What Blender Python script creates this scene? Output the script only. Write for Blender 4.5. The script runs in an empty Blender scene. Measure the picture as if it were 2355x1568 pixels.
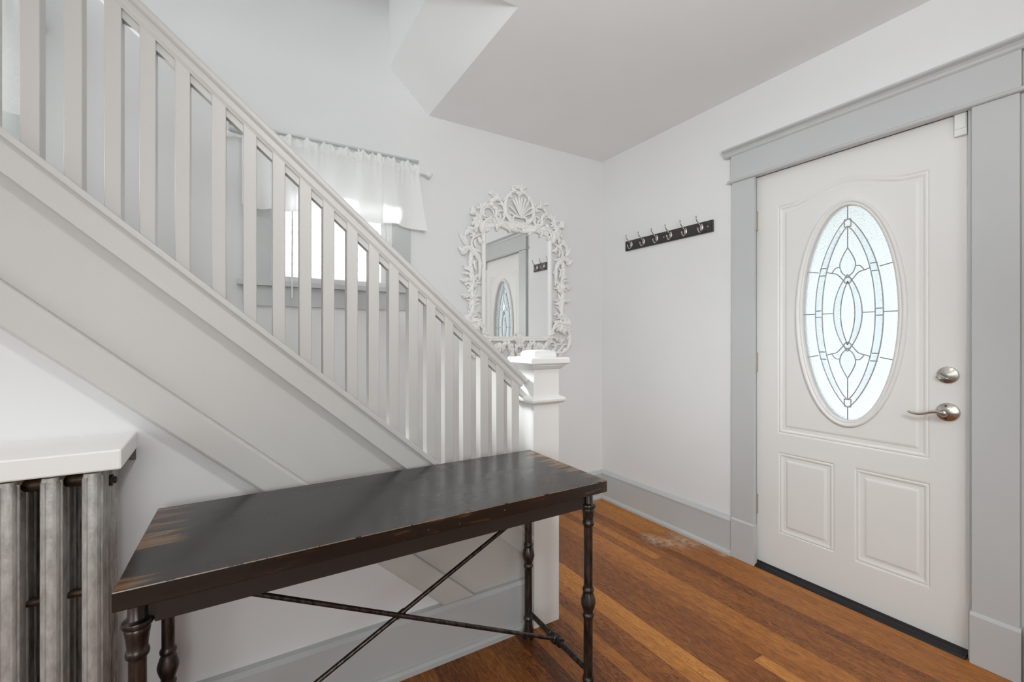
import bpy, math, random
from mathutils import Vector, Matrix
random.seed(7)
C = bpy.context.scene
COL = C.collection
# ------------------------------------------------------------------ camera
cam_d = bpy.data.cameras.new('camera'); cam = bpy.data.objects.new('camera', cam_d); COL.objects.link(cam)
cam.location = (-2.3164, -2.5462, 1.19)
cam.rotation_euler = (math.radians(90), 0, -0.5400)
cam_d.sensor_width = 36.0; cam_d.lens = 1028.67/2355*36.0
cam_d.shift_y = -5.3/2355
cam_d.clip_start = 0.02
C.camera = cam
# ------------------------------------------------------------------ world, lights, exposure
W = bpy.data.worlds.new('sky'); C.world = W; W.use_nodes = True
wn = W.node_tree; bg = wn.nodes['Background']
PW = dict(world=1.4, sun=7, lamp=7.5, lampP=0, landing=7, left=13, front=24, win1=0, win2=38, upper=0.6, stair_fill=170, flash=71, base_fill=76)
bg.inputs[0].default_value = (0.87, 0.95, 0.99, 1); bg.inputs[1].default_value = PW['world']
def area(name, loc, rot, sx, sy, power, col=(1, 1, 1), shape='RECTANGLE', spread=180):
    if power <= 0: return
    l = bpy.data.lights.new(name, 'AREA'); l.shape = shape; l.size = sx; l.size_y = sy; l.energy = power; l.color = col
    l.spread = math.radians(spread)
    o = bpy.data.objects.new(name, l); COL.objects.link(o); o.location = loc; o.rotation_euler = [math.radians(a) for a in rot]
DAY = (0.935, 0.975, 0.98)
# the ceiling lamp just above the camera, its light only (fixture built below)
area('ceiling_lamp_light', (-2.05, -2.05, 2.38), (0, 0, 0), 0.24, 0.24, PW['lamp'], (0.935, 0.97, 1.0), 'DISK')
# landing, left and front: added fill lights in made-up window openings out of view
area('landing_fill_light', (-4.47, -0.52, 3.05), (0, -78, 0), 0.9, 0.72, PW['landing'], DAY)
area('left_fill_light', (-5.27, -2.9, 1.50), (0, -90, 0), 1.6, 2.2, PW['left'], DAY)
area('front_fill_light', (-2.9, -4.67, 1.50), (90, 0, 0), 1.4, 1.4, PW['front'], DAY)
area('stair_window_light', (-1.895, .145, 1.965), (-72, 0, 0), 0.56, 0.22, PW['win1'], DAY)
def aimed(name, loc, aim, sx, sy, power, col, spread=180):
    if power <= 0: return
    area(name, loc, (0, 0, 0), sx, sy, power, col, 'RECTANGLE', spread)
    bpy.data.objects[name].rotation_euler = (Vector(aim)-Vector(loc)).to_track_quat('-Z', 'Y').to_euler()
# added area light outside, out of view, brightening stairs and newel through the window
aimed('stair_fill_light', (-2.7, 1.25, 3.0), (-1.5, -.9, .9), 1.3, .8, PW['stair_fill'], DAY, 60)
area('upper_window_light', (-3.505, .150, 1.99), (-90, 0, 0), 0.62, 0.70, PW['win2'], DAY)
def point(name, loc, power, rad, col=(1, 1, 1)):
    if power <= 0: return
    l = bpy.data.lights.new(name, 'POINT'); l.energy = power; l.shadow_soft_size = rad; l.color = col
    o = bpy.data.objects.new(name, l); COL.objects.link(o); o.location = loc
point('ceiling_lamp_glow', (-2.05, -2.05, 2.20), PW['lampP'], .14, (0.97, 0.98, 1.0))
point('stairwell_fill', (-2.3, -0.55, 3.40), PW['upper'], .12, DAY)  # added point light without a fixture, lifts the stairwell
def spot(name, loc, aim, power, ang, rad):
    if power <= 0: return
    l = bpy.data.lights.new(name, 'SPOT'); l.energy = power; l.spot_size = math.radians(ang); l.spot_blend = 1.0; l.shadow_soft_size = rad; l.color = (0.91, 0.98, 1.0)
    o = bpy.data.objects.new(name, l); COL.objects.link(o); o.location = loc
    o.rotation_euler = (Vector(aim)-Vector(loc)).to_track_quat('-Z', 'Y').to_euler()
# the photographer's flash, bounced off the ceiling, and an added spot lighting the baseboard
spot('bounce_flash', (-2.05, -2.75, 1.65), (-.75, -.95, 2.52), PW['flash'], 110, .12)
spot('base_fill_spot', (-1.75, -2.9, 1.95), (0, -.85, .12), PW['base_fill'], 56, .15)
if PW['sun'] > 0:
    sl_ = bpy.data.lights.new('sun', 'SUN'); sl_.energy = PW['sun']; sl_.angle = math.radians(3); sl_.color = (1, .98, .95)
    so_ = bpy.data.objects.new('sun', sl_); COL.objects.link(so_); so_.location = (3, -6, 9)
    so_.rotation_euler = Vector((.35, -.72, .95)).to_track_quat('Z', 'Y').to_euler()
C.view_settings.view_transform = 'Standard'; C.view_settings.look = 'None'
C.view_settings.gamma = 1.0; C.view_settings.use_curve_mapping = False
C.view_settings.exposure = 0.0
C.cycles.use_denoising = True
C.cycles.diffuse_bounces = 8; C.cycles.max_bounces = 14; C.cycles.transmission_bounces = 10
C.cycles.sample_clamp_indirect = 6.0

# ------------------------------------------------------------------ helpers
WL = {}
def tag(o, label=None, cat=None, group=None, kind=None):
    if label: o['label'] = label
    if cat: o['category'] = cat
    if group: o['group'] = group
    if kind: o['kind'] = kind
    return o
def empty(name, loc, label=None, cat=None, group=None, kind=None):
    o = bpy.data.objects.new(name, None); COL.objects.link(o); o.location = loc; o.empty_display_size = 0.1
    WL[o.name] = Vector(loc)
    return tag(o, label, cat, group, kind)
class MB:
    def __init__(s): s.v = []; s.f = []; s.sm = []
    def add(s, vs, fs, smooth=False):
        n = len(s.v); s.v += [tuple(v) for v in vs]
        for f in fs: s.f.append([i+n for i in f]); s.sm.append(smooth)
        return s
    def box(s, x0, x1, y0, y1, z0, z1):
        return s.add([(x0,y0,z0),(x1,y0,z0),(x1,y1,z0),(x0,y1,z0),(x0,y0,z1),(x1,y0,z1),(x1,y1,z1),(x0,y1,z1)],
                     [(0,3,2,1),(4,5,6,7),(0,1,5,4),(1,2,6,5),(2,3,7,6),(3,0,4,7)])
    def prism(s, poly, a0, a1, ax='y'):
        # poly in the two other axes, extruded along ax; y: (x,z)  x: (y,z)  z: (x,y)
        def P(p, a):
            return {'y': (p[0], a, p[1]), 'x': (a, p[0], p[1]), 'z': (p[0], p[1], a)}[ax]
        n = len(poly)
        return s.add([P(p, a0) for p in poly]+[P(p, a1) for p in poly],
                     [list(range(n)), list(range(2*n-1, n-1, -1))]+[(i, (i+1) % n+n*0, (i+1) % n+n, i+n) for i in range(n)])
    def tube(s, pts, rad, n=10, flat=1.0, nrm=None, caps=True):
        pts = [Vector(p) for p in pts]; m = len(pts)
        if not hasattr(rad, '__len__'): rad = [rad]*m
        vs = []; prev = None
        for i, p in enumerate(pts):
            t = (pts[min(i+1, m-1)]-pts[max(i-1, 0)]).normalized()
            if nrm is not None: u = Vector(nrm)-t*t.dot(Vector(nrm)); u.normalize()
            else:
                if prev is None:
                    a = Vector((0,0,1)) if abs(t.z) < .9 else Vector((1,0,0)); u = t.cross(a).normalized()
                else: u = (prev-t*prev.dot(t)).normalized()
            prev = u; w = t.cross(u).normalized()
            for k in range(n):
                an = 2*math.pi*k/n
                vs.append(p+u*(math.cos(an)*rad[i]*flat)+w*(math.sin(an)*rad[i]))
        fs = []
        for i in range(m-1):
            for k in range(n):
                k2 = (k+1) % n; fs.append((i*n+k, i*n+k2, (i+1)*n+k2, (i+1)*n+k))
        if caps: fs += [list(range(n-1, -1, -1)), list(range((m-1)*n, m*n))]
        return s.add(vs, fs, True)
    def lathe(s, prof, org, axis=(0,0,1), n=32, sx=1.0):
        # prof: (r, h) along axis
        ax = Vector(axis).normalized(); a = Vector((0,0,1)) if abs(ax.z) < .9 else Vector((1,0,0))
        u = ax.cross(a).normalized(); w = ax.cross(u).normalized(); org = Vector(org); vs = []
        for r, h in prof:
            for k in range(n):
                an = 2*math.pi*k/n; vs.append(org+ax*h+u*(math.cos(an)*r*sx)+w*(math.sin(an)*r))
        fs = []
        for i in range(len(prof)-1):
            for k in range(n):
                k2 = (k+1) % n; fs.append((i*n+k, i*n+k2, (i+1)*n+k2, (i+1)*n+k))
        m = len(prof); fs += [list(range(n-1, -1, -1)), list(range((m-1)*n, m*n))]
        return s.add(vs, fs, True)
    def ball(s, c, r, n=12, sc=(1,1,1)):
        vs = []; fs = []; c = Vector(c)
        for i in range(n+1):
            th = math.pi*i/n
            for k in range(n):
                ph = 2*math.pi*k/n
                vs.append((c.x+r*sc[0]*math.sin(th)*math.cos(ph), c.y+r*sc[1]*math.sin(th)*math.sin(ph), c.z+r*sc[2]*math.cos(th)))
        for i in range(n):
            for k in range(n): fs.append((i*n+k, (i+1)*n+k, (i+1)*n+(k+1) % n, i*n+(k+1) % n))
        return s.add(vs, fs, True)
    def build(s, name, mat, parent=None, bev=0, label=None, cat=None, group=None, kind=None, sharp=35, solid=0):
        xs = [[v[i] for v in s.v] for i in range(3)]
        c = Vector([(min(a)+max(a))/2 for a in xs]); c.z = min(xs[2])
        me = bpy.data.meshes.new(name); me.from_pydata([(v[0]-c.x, v[1]-c.y, v[2]-c.z) for v in s.v], [], s.f)
        me.polygons.foreach_set('use_smooth', s.sm); me.materials.append(mat); me.update()
        import bmesh
        bm = bmesh.new(); bm.from_mesh(me); bmesh.ops.remove_doubles(bm, verts=bm.verts, dist=1e-6)
        bmesh.ops.recalc_face_normals(bm, faces=bm.faces)
        ca = math.radians(sharp)
        for e in bm.edges:
            if len(e.link_faces) == 2 and e.calc_face_angle(0) > ca: e.smooth = False
        bm.to_mesh(me); bm.free()
        o = bpy.data.objects.new(name, me); COL.objects.link(o)
        WL[o.name] = c.copy()
        if parent is not None:
            o.parent = parent; o.location = c-WL[parent.name]
        else: o.location = c
        if solid:
            m = o.modifiers.new('solid', 'SOLIDIFY'); m.thickness = solid
        if bev:
            m = o.modifiers.new('bevel', 'BEVEL'); m.width = bev; m.segments = 2; m.limit_method = 'ANGLE'; m.angle_limit = math.radians(40)
        return tag(o, label, cat, group, kind)
def catmull(pts, n=6):
    P = [Vector(p) for p in pts]
    if len(P) < 3: return [P[0].lerp(P[-1], i/(n)) for i in range(n+1)]
    P = [P[0]*2-P[1]]+P+[P[-1]*2-P[-2]]; out = []
    for i in range(1, len(P)-2):
        for k in range(n):
            t = k/n; a, b, c, d = P[i-1:i+3]
            out.append(0.5*((2*b)+(c-a)*t+(2*a-5*b+4*c-d)*t*t+(3*b-a-3*c+d)*t**3))
    out.append(P[-2]); return out

# ------------------------------------------------------------------ materials
def srgb(r, g, b):
    f = lambda c: (c/255/12.92) if c/255 <= .04045 else ((c/255+.055)/1.055)**2.4
    return (f(r), f(g), f(b), 1)
class NT:
    def __init__(s, name):
        s.m = bpy.data.materials.new(name); s.m.use_nodes = True; s.t = s.m.node_tree
        s.b = s.t.nodes['Principled BSDF']; s.out = s.t.nodes['Material Output']
    def n(s, typ, **kw):
        o = s.t.nodes.new(typ)
        for k, v in kw.items(): setattr(o, k, v)
        return o
    def l(s, a, b): s.t.links.new(a, b)
    def val(s, x, inp):
        if hasattr(x, 'links') or hasattr(x, 'is_linked'): s.l(x, inp)
        else: inp.default_value = x
    def math(s, op, a, b=None, c=None, clamp=False):
        o = s.n('ShaderNodeMath', operation=op, use_clamp=clamp); s.val(a, o.inputs[0])
        if b is not None: s.val(b, o.inputs[1])
        if c is not None: s.val(c, o.inputs[2])
        return o.outputs[0]
    def coord(s, which='Object'): return s.n('ShaderNodeTexCoord').outputs[which]
    def pos(s): return s.n('ShaderNodeNewGeometry').outputs['Position']
    def xyz(s, v):
        o = s.n('ShaderNodeSeparateXYZ'); s.l(v, o.inputs[0]); return o.outputs
    def comb(s, x, y, z):
        o = s.n('ShaderNodeCombineXYZ'); s.val(x, o.inputs[0]); s.val(y, o.inputs[1]); s.val(z, o.inputs[2]); return o.outputs[0]
    def mapv(s, v, sc):
        o = s.n('ShaderNodeMapping'); s.l(v, o.inputs[0]); o.inputs['Scale'].default_value = sc; return o.outputs[0]
    def noise(s, v, scale, detail=3, rough=.5, dist=0):
        o = s.n('ShaderNodeTexNoise'); s.l(v, o.inputs['Vector']); o.inputs['Scale'].default_value = scale
        o.inputs['Detail'].default_value = detail; o.inputs['Roughness'].default_value = rough; o.inputs['Distortion'].default_value = dist
        return o.outputs['Fac']
    def white(s, v):
        o = s.n('ShaderNodeTexWhiteNoise', noise_dimensions='3D'); s.l(v, o.inputs['Vector']); return o.outputs['Value']
    def ramp(s, f, stops):
        o = s.n('ShaderNodeValToRGB'); s.l(f, o.inputs[0]); e = o.color_ramp.elements
        while len(e) < len(stops): e.new(.5)
        for i, (p, c) in enumerate(stops): e[i].position = p; e[i].color = c if len(c) == 4 else (*c, 1)
        return o.outputs[0]
    def mix(s, f, a, b, bt='MIX'):
        o = s.n('ShaderNodeMix', data_type='RGBA', blend_type=bt); s.val(f, o.inputs[0]); s.val(a, o.inputs[6]); s.val(b, o.inputs[7]); return o.outputs[2]
    def bump(s, h, strength, dist=.002):
        o = s.n('ShaderNodeBump'); s.l(h, o.inputs['Height']); o.inputs['Strength'].default_value = strength; o.inputs['Distance'].default_value = dist
        s.l(o.outputs[0], s.b.inputs['Normal']); return o
    def set(s, **kw):
        for k, v in kw.items():
            s.val(v, s.b.inputs[k.replace('_', ' ')])
        return s
def paint(name, col, rough=.5, bs=.15, scale=60, stretch=(1,1,1), var=.03, spec=.5):
    k = NT(name); v = k.mapv(k.pos(), stretch)
    n1 = k.noise(v, scale, 4); n2 = k.noise(k.pos(), 2.2, 3)
    d = tuple(c*(1-var) for c in col[:3])+(1,); u = tuple(min(1, c*(1+var)) for c in col[:3])+(1,)
    k.l(k.ramp(n2, [(.3, d), (.7, u)]), k.b.inputs['Base Color'])
    k.set(Roughness=rough); k.b.inputs['Specular IOR Level'].default_value = spec
    k.bump(n1, bs, .001); return k.m
def metal(name, col, rough, met=1.0, bs=.1, scale=200, stretch=(1,1,1), col2=None):
    k = NT(name); n1 = k.noise(k.mapv(k.pos(), stretch), scale, 3)
    c2 = col2 or tuple(c*.8 for c in col[:3])+(1,)
    k.l(k.ramp(n1, [(.35, c2), (.65, col)]), k.b.inputs['Base Color'])
    k.set(Roughness=rough, Metallic=met); k.bump(n1, bs, .0005); return k.m

M = {}
M['wall'] = paint('wall_paint', srgb(231, 231, 231), .75, .12, 130, var=.012, spec=.25)
M['ceiling'] = paint('ceiling_paint', srgb(238, 238, 238), .85, .12, 90, var=.012, spec=.2)
M['trim'] = paint('grey_trim_paint', srgb(195, 197, 197), .33, .35, 45, (1, 1, .25), var=.02)
M['stair'] = paint('pale_grey_stair_paint', srgb(202, 200, 196), .42, .25, 90, (1, 1, 1), var=.02)
M['newel'] = paint('white_newel_paint', srgb(230, 229, 226), .38, .25, 90, var=.02)
M['door'] = paint('white_door_paint', srgb(232, 231, 228), .42, .05, 160, var=.006)
M['white'] = paint('white_gloss', srgb(232, 232, 230), .4, .08, 80, var=.01)
M['slab'] = paint('white_slab_paint', srgb(246, 245, 242), .5, .25, 50, var=.02)
M['carved'] = paint('carved_white', srgb(244, 243, 240), .45, .12, 120, var=.015)
M['chrome'] = metal('satin_nickel', srgb(196, 190, 182), .28, 1, .05, 400, (1, 1, 8))
M['chromedark'] = metal('hook_chrome', srgb(215, 212, 208), .2, 1)
M['copper'] = metal('copper', srgb(236, 190, 150), .3, 1)
M['dark'] = metal('dark_bronze_tube', srgb(92, 84, 79), .30, .8, .2, 90, (1, 1, .2), srgb(54, 48, 45))
M['beige'] = paint('beige_trim', srgb(196, 193, 178), .45, .3, 60, var=.02)
M['lead'] = metal('lead_came', srgb(172, 173, 172), .5, .1)
M['black'] = metal('black_rubber', srgb(34, 29, 33), .35, .2, .2, 60)
M['cord'] = paint('dark_gap', srgb(40, 34, 32), .8)

def mat_floor():
    k = NT('oak_strip_floor'); p = k.pos(); X, Y, Z = k.xyz(p)
    w = .0572
    xs = k.math('DIVIDE', k.math('ADD', X, .013), w); idx = k.math('FLOOR', xs); fx = k.math('FRACT', xs)
    r1 = k.white(k.comb(idx, 3.3, 0))
    ys = k.math('ADD', k.math('DIVIDE', Y, 4.6), k.math('MULTIPLY', r1, 7.0)); idy = k.math('FLOOR', ys); fy = k.math('FRACT', ys)
    r2 = k.white(k.comb(idx, idy, 1.7)); r3 = k.white(k.comb(idx, idy, 9.1))
    off = k.math('MULTIPLY', r2, 37.0)
    gv = k.comb(k.math('ADD', k.math('MULTIPLY', X, 1.0), off), k.math('MULTIPLY', Y, .10), off)
    g1 = k.noise(gv, 260, 6, .72, .25)
    gv2 = k.comb(k.math('ADD', X, off), k.math('MULTIPLY', Y, .28), off)
    g2 = k.noise(gv2, 42, 4, .6, 1.6)
    gv3 = k.comb(k.math('ADD', X, off), k.math('MULTIPLY', Y, .55), off)
    fig = k.n('ShaderNodeTexWave', wave_type='BANDS', bands_direction='DIAGONAL'); k.l(gv3, fig.inputs[0])
    fig.inputs['Scale'].default_value = 34; fig.inputs['Distortion'].default_value = 14; fig.inputs['Detail'].default_value = 3; fig.inputs['Detail Scale'].default_value = 1.4
    figm = k.math('MULTIPLY', k.math('GREATER_THAN', r3, .62), k.math('POWER', fig.outputs['Fac'], 3.0))
    tone = k.math('ADD', k.math('MULTIPLY', r2, .30), k.math('ADD', k.math('MULTIPLY', g1, .72), k.math('MULTIPLY', g2, .34)))
    tone = k.math('SUBTRACT', tone, .175)
    tone = k.math('SUBTRACT', tone, k.math('MULTIPLY', figm, .10))
    big = k.noise(p, 1.4, 2); tone = k.math('ADD', tone, k.math('MULTIPLY', k.math('SUBTRACT', big, .5), .25))
    # darker boards at the foot of the stairs: older stain and painted-in shade
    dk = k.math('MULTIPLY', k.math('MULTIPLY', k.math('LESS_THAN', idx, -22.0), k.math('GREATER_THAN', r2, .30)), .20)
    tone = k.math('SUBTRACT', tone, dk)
    colr = k.ramp(tone, [(.05, srgb(44, 22, 11)), (.28, srgb(98, 52, 21)), (.48, srgb(155, 93, 38)), (.68, srgb(196, 130, 58)), (.95, srgb(228, 174, 100))])
    gx = k.math('ABSOLUTE', k.math('SUBTRACT', fx, .5)); gap = k.math('GREATER_THAN', gx, .487)
    gy = k.math('GREATER_THAN', k.math('ABSOLUTE', k.math('SUBTRACT', fy, .5)), .4998)
    gp = k.math('MAXIMUM', gap, gy)
    colr = k.mix(k.math('MULTIPLY', gp, .55), colr, srgb(34, 16, 8))
    # white scuffs on the boards beside the door
    def spot(cx, cy, rx, ry):
        dx = k.math('DIVIDE', k.math('SUBTRACT', X, cx), rx); dy = k.math('DIVIDE', k.math('SUBTRACT', Y, cy), ry)
        d = k.math('SQRT', k.math('ADD', k.math('MULTIPLY', dx, dx), k.math('MULTIPLY', dy, dy)))
        return k.math('SUBTRACT', 1.0, d, clamp=True)
    sp = k.math('ADD', spot(-.085, -.80, .06, .17), k.math('ADD', spot(-.235, -.71, .075, .13), k.math('ADD', spot(-.05, -1.02, .03, .05), spot(-.17, -.80, .05, .12))))
    sn = k.noise(k.comb(X, k.math('MULTIPLY', Y, .7), Z), 42, 6, .7)
    sm = k.math('MULTIPLY', k.math('MULTIPLY', sp, k.math('SUBTRACT', sn, .38, clamp=True)), 6.0, clamp=True)
    colr = k.mix(k.math('MULTIPLY', sm, .7), colr, srgb(205, 185, 165))
    k.l(colr, k.b.inputs['Base Color'])
    k.l(k.math('ADD', k.math('MULTIPLY', g1, .16), .26), k.b.inputs['Roughness'])
    k.b.inputs['Specular IOR Level'].default_value = .35
    h = k.math('SUBTRACT', k.math('MULTIPLY', g1, .3), gp); k.bump(h, .25, .0008); return k.m
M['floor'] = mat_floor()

def mat_tabletop():
    k = NT('worn_black_table_paint'); p = k.coord('Object'); X, Y, Z = k.xyz(p)   # object space: origin at the middle of the board
    g = k.noise(k.comb(k.math('MULTIPLY', X, .06), Y, Z), 90, 5, .6, .3)
    base = k.ramp(g, [(.25, srgb(18, 14, 12)), (.75, srgb(36, 29, 24))])
    ex = k.math('SUBTRACT', .5975, k.math('ABSOLUTE', k.math('SUBTRACT', X, k.math('MULTIPLY', Y, .03)))); ey = k.math('SUBTRACT', .229, k.math('ABSOLUTE', Y))
    st = k.noise(k.comb(k.math('MULTIPLY', X, .5), k.math('MULTIPLY', Y, 1.0), 0.0), 32, 3, .6)
    st2 = k.noise(k.comb(k.math('MULTIPLY', X, 6.0), k.math('MULTIPLY', Y, 60.0), 0.0), 1, 3, .6)
    # fingers of bare wood running in from both short ends
    fn = k.noise(k.comb(k.math('MULTIPLY', X, 1.2), k.math('MULTIPLY', Y, 34.0), 2.0), 1.0, 2, .5)
    L = k.math('MULTIPLY', k.math('MINIMUM', k.math('SUBTRACT', fn, .42, clamp=True), .2), .45)
    wx = k.math('MULTIPLY', k.math('DIVIDE', k.math('SUBTRACT', k.math('ADD', L, .004), ex), .035), 1.0, clamp=True)
    wx = k.math('MULTIPLY', wx, k.math('ADD', .25, k.math('MULTIPLY', k.math('GREATER_THAN', Z, .0350), .75)))
    b = k.math('MULTIPLY', k.math('SUBTRACT', 1.0, k.math('DIVIDE', ey, .016)), 1.0, clamp=True)
    lo = k.noise(k.comb(k.math('MULTIPLY', X, 1.0), 4.0, k.math('MULTIPLY', Z, 6.0)), 7.5, 3, .5)
    wy = k.math('MULTIPLY', k.math('MULTIPLY', b, k.math('SUBTRACT', lo, .58, clamp=True)), 4.5, clamp=True)
    wr = k.math('MAXIMUM', wx, wy)
    brown = k.ramp(st2, [(.3, srgb(84, 57, 36)), (.7, srgb(146, 106, 68))])
    c = k.mix(k.math('MULTIPLY', wr, .8), base, brown)
    sp = k.n('ShaderNodeTexVoronoi', feature='F1'); k.l(k.comb(X, Y, Z), sp.inputs['Vector']); sp.inputs['Scale'].default_value = 42
    spn = k.noise(p, 3.0, 2)
    dot = k.math('MULTIPLY', k.math('LESS_THAN', sp.outputs['Distance'], .055), k.math('GREATER_THAN', spn, .48))
    c = k.mix(k.math('MULTIPLY', dot, .75), c, srgb(190, 182, 172))
    # chipped bare line along the top front edge
    ch = k.math('MULTIPLY', k.math('LESS_THAN', ey, .0016), k.math('GREATER_THAN', Z, .0348))
    cn = k.math('GREATER_THAN', k.noise(k.comb(k.math('MULTIPLY', X, 1), 0.0, 0.0), 30, 4, .7), .44)
    c = k.mix(k.math('MULTIPLY', k.math('MULTIPLY', ch, cn), .45), c, srgb(168, 142, 120))
    k.l(c, k.b.inputs['Base Color'])
    rn = k.noise(k.comb(k.math('MULTIPLY', X, .4), Y, Z), 14, 4)
    k.l(k.math('ADD', k.math('MULTIPLY', rn, .24), .13), k.b.inputs['Roughness'])
    k.b.inputs['Specular IOR Level'].default_value = .72
    k.bump(g, .10, .0006); return k.m
M['tabletop'] = mat_tabletop()

def mat_radiator():
    k = NT('flaking_silver_radiator_paint'); p = k.pos(); X, Y, Z = k.xyz(p)
    n = k.noise(k.comb(X, Y, k.math('MULTIPLY', Z, .35)), 70, 5, .6); n2 = k.noise(k.comb(X, Y, k.math('MULTIPLY', Z, .12)), 45, 4, .65)
    sil = k.ramp(n, [(.3, srgb(160, 157, 153)), (.7, srgb(205, 202, 197))])
    # rust and bare brown iron on the side of the end section and in the hollows
    side = k.math('MULTIPLY', k.math('SUBTRACT', n2, .47, clamp=True), 6.0, clamp=True)
    back = k.math('MULTIPLY', k.math('ADD', Y, 1.145), 14.0, clamp=True)
    f = k.math('MULTIPLY', side, back)
    c = k.mix(f, sil, srgb(92, 78, 66))
    k.l(c, k.b.inputs['Base Color']); k.set(Roughness=.42, Metallic=.25)
    bn = k.noise(p, 120, 4, .6); k.bump(bn, .5, .0015); return k.m
M['rad'] = mat_radiator()
M['radgap'] = metal('brown_iron', srgb(86, 68, 54), .5, .5, .4, 60, (1, 1, 1), srgb(44, 34, 28))

def mat_glass(name, rough, bs, scale, tint=(.80, .825, .835, 1), trans=1.0):
    k = NT(name); k.b.inputs['Transmission Weight'].default_value = trans
    k.set(Roughness=rough, Base_Color=tint, IOR=1.35)
    if bs: k.bump(k.noise(k.mapv(k.pos(), (1, 1, 2.2)), scale, 2, .5, .6), bs, .003)
    return k.m
M['glass'] = mat_glass('clear_glass', 0.0, 0, 1)
M['hammered'] = mat_glass('hammered_glass', .22, .9, 130)
M['beveled'] = mat_glass('bevelled_glass', .06, .35, 40, (.90, .93, .94, 1))
def mat_thin(name):
    k = NT(name); tr = k.n('ShaderNodeBsdfTransparent'); gl = k.n('ShaderNodeBsdfGlossy'); gl.inputs['Roughness'].default_value = .02
    fr = k.n('ShaderNodeFresnel'); fr.inputs['IOR'].default_value = 1.4
    mx = k.n('ShaderNodeMixShader'); k.l(fr.outputs[0], mx.inputs[0]); k.l(tr.outputs[0], mx.inputs[1]); k.l(gl.outputs[0], mx.inputs[2])
    k.l(mx.outputs[0], k.out.inputs[0]); return k.m
M['pane'] = mat_thin('window_pane')
def mat_cloth(name, lace=False):
    k = NT(name); p = k.pos(); df = k.n('ShaderNodeBsdfDiffuse'); df.inputs[0].default_value = srgb(248, 248, 247)
    tl = k.n('ShaderNodeBsdfTranslucent'); tl.inputs[0].default_value = srgb(250, 250, 250)
    mx = k.n('ShaderNodeMixShader'); mx.inputs[0].default_value = .24; k.l(df.outputs[0], mx.inputs[1]); k.l(tl.outputs[0], mx.inputs[2])
    tp = k.n('ShaderNodeBsdfTransparent'); m2 = k.n('ShaderNodeMixShader')
    X, Y, Z = k.xyz(p)
    wv = k.noise(k.comb(k.math('MULTIPLY', X, 1.0), 0.0, Z), 500, 1)
    if lace:
        v = k.n('ShaderNodeTexVoronoi', feature='DISTANCE_TO_EDGE'); k.l(p, v.inputs['Vector']); v.inputs['Scale'].default_value = 26
        f = k.math('ADD', k.math('MULTIPLY', k.math('GREATER_THAN', v.outputs[0], .03), .03), .08)
    else: f = k.math('MULTIPLY', wv, .04)
    k.val(f, m2.inputs[0]); k.l(mx.outputs[0], m2.inputs[1]); k.l(tp.outputs[0], m2.inputs[2]); k.l(m2.outputs[0], k.out.inputs[0]); return k.m
M['cloth'] = mat_cloth('white_voile'); M['lace'] = mat_cloth('white_lace', True)
k = NT('mirror_silver'); k.set(Base_Color=(.93, .94, .935, 1), Metallic=1.0, Roughness=.015)
k.l(k.ramp(k.noise(k.pos(), 2, 1), [(0, (.92, .93, .925)), (1, (.94, .95, .945))]), k.b.inputs['Base Color']); M['mirror'] = k.m
def mat_siding():
    k = NT('white_clapboard'); Z = k.xyz(k.pos())[2]
    k.l(k.ramp(k.noise(k.pos(), 3, 3), [(.3, srgb(210, 213, 216)), (.7, srgb(218, 221, 224))]), k.b.inputs['Base Color']); k.set(Roughness=.6); return k.m
M['siding'] = mat_siding()
M['ground'] = paint('outdoor_concrete', srgb(190, 188, 184), .8, .3, 20)
k = NT('lamp_glass'); k.set(Base_Color=(1, .97, .92, 1), Roughness=.4); k.b.inputs['Emission Color'].default_value = (1, .96, .9, 1); k.b.inputs['Emission Strength'].default_value = 2.0
k.l(k.ramp(k.noise(k.pos(), 5, 1), [(0, (1, .96, .9)), (1, (1, .98, .95))]), k.b.inputs['Base Color']); M['lampglass'] = k.m
H = 2.52
# ================================================================= SETTING
def st(name, mb, mat, label, cat='structure', bev=0, solid=0):
    return mb.build(name, mat, None, bev=bev, label=label, cat=cat, kind='structure', solid=solid)
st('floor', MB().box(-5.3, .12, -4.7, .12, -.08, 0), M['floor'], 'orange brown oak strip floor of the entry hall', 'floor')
# ceiling: flat part, then the sloping soffit and the upper edge of the stair opening
c_ = MB().prism([(-1.372, -4.6), (.12, -4.6), (.12, .12), (-1.372, .12)], H, H+.08, 'z')
c_.box(-5.3, -1.372, -4.6, -1.02, H, H+.08)
st('ceiling', c_, M['ceiling'], 'flat off-white ceiling over the entry hall', 'ceiling')
sf = MB().prism([(-1.372, H+.0002), (-1.362, H+.079), (-1.30, H+.08), (-1.30, 3.95), (-1.606, 3.95), (-1.606, 2.736)], -1.02, 0, 'y')
st('ceiling_slope', sf, M['ceiling'], 'sloping white soffit and bulkhead at the edge of the stair opening', 'ceiling')
st('ceiling_upper', MB().box(-4.4, -1.30, -1.02, .12, 3.9, 3.98), M['ceiling'], 'upper ceiling high over the stairwell', 'ceiling')
# right wall with the door opening (plane X = 0)
DY0, DY1, DZ = -1.990, -1.168, 2.052
w_ = MB().box(0, .14, DY1+.012, .12, 0, H).box(0, .14, -4.6, DY0-.012, 0, H).box(0, .14, DY0-.012, DY1+.012, DZ+.012, H)
st('wall_right', w_, M['wall'], 'white wall with the front door and the coat hooks', 'wall')
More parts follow.
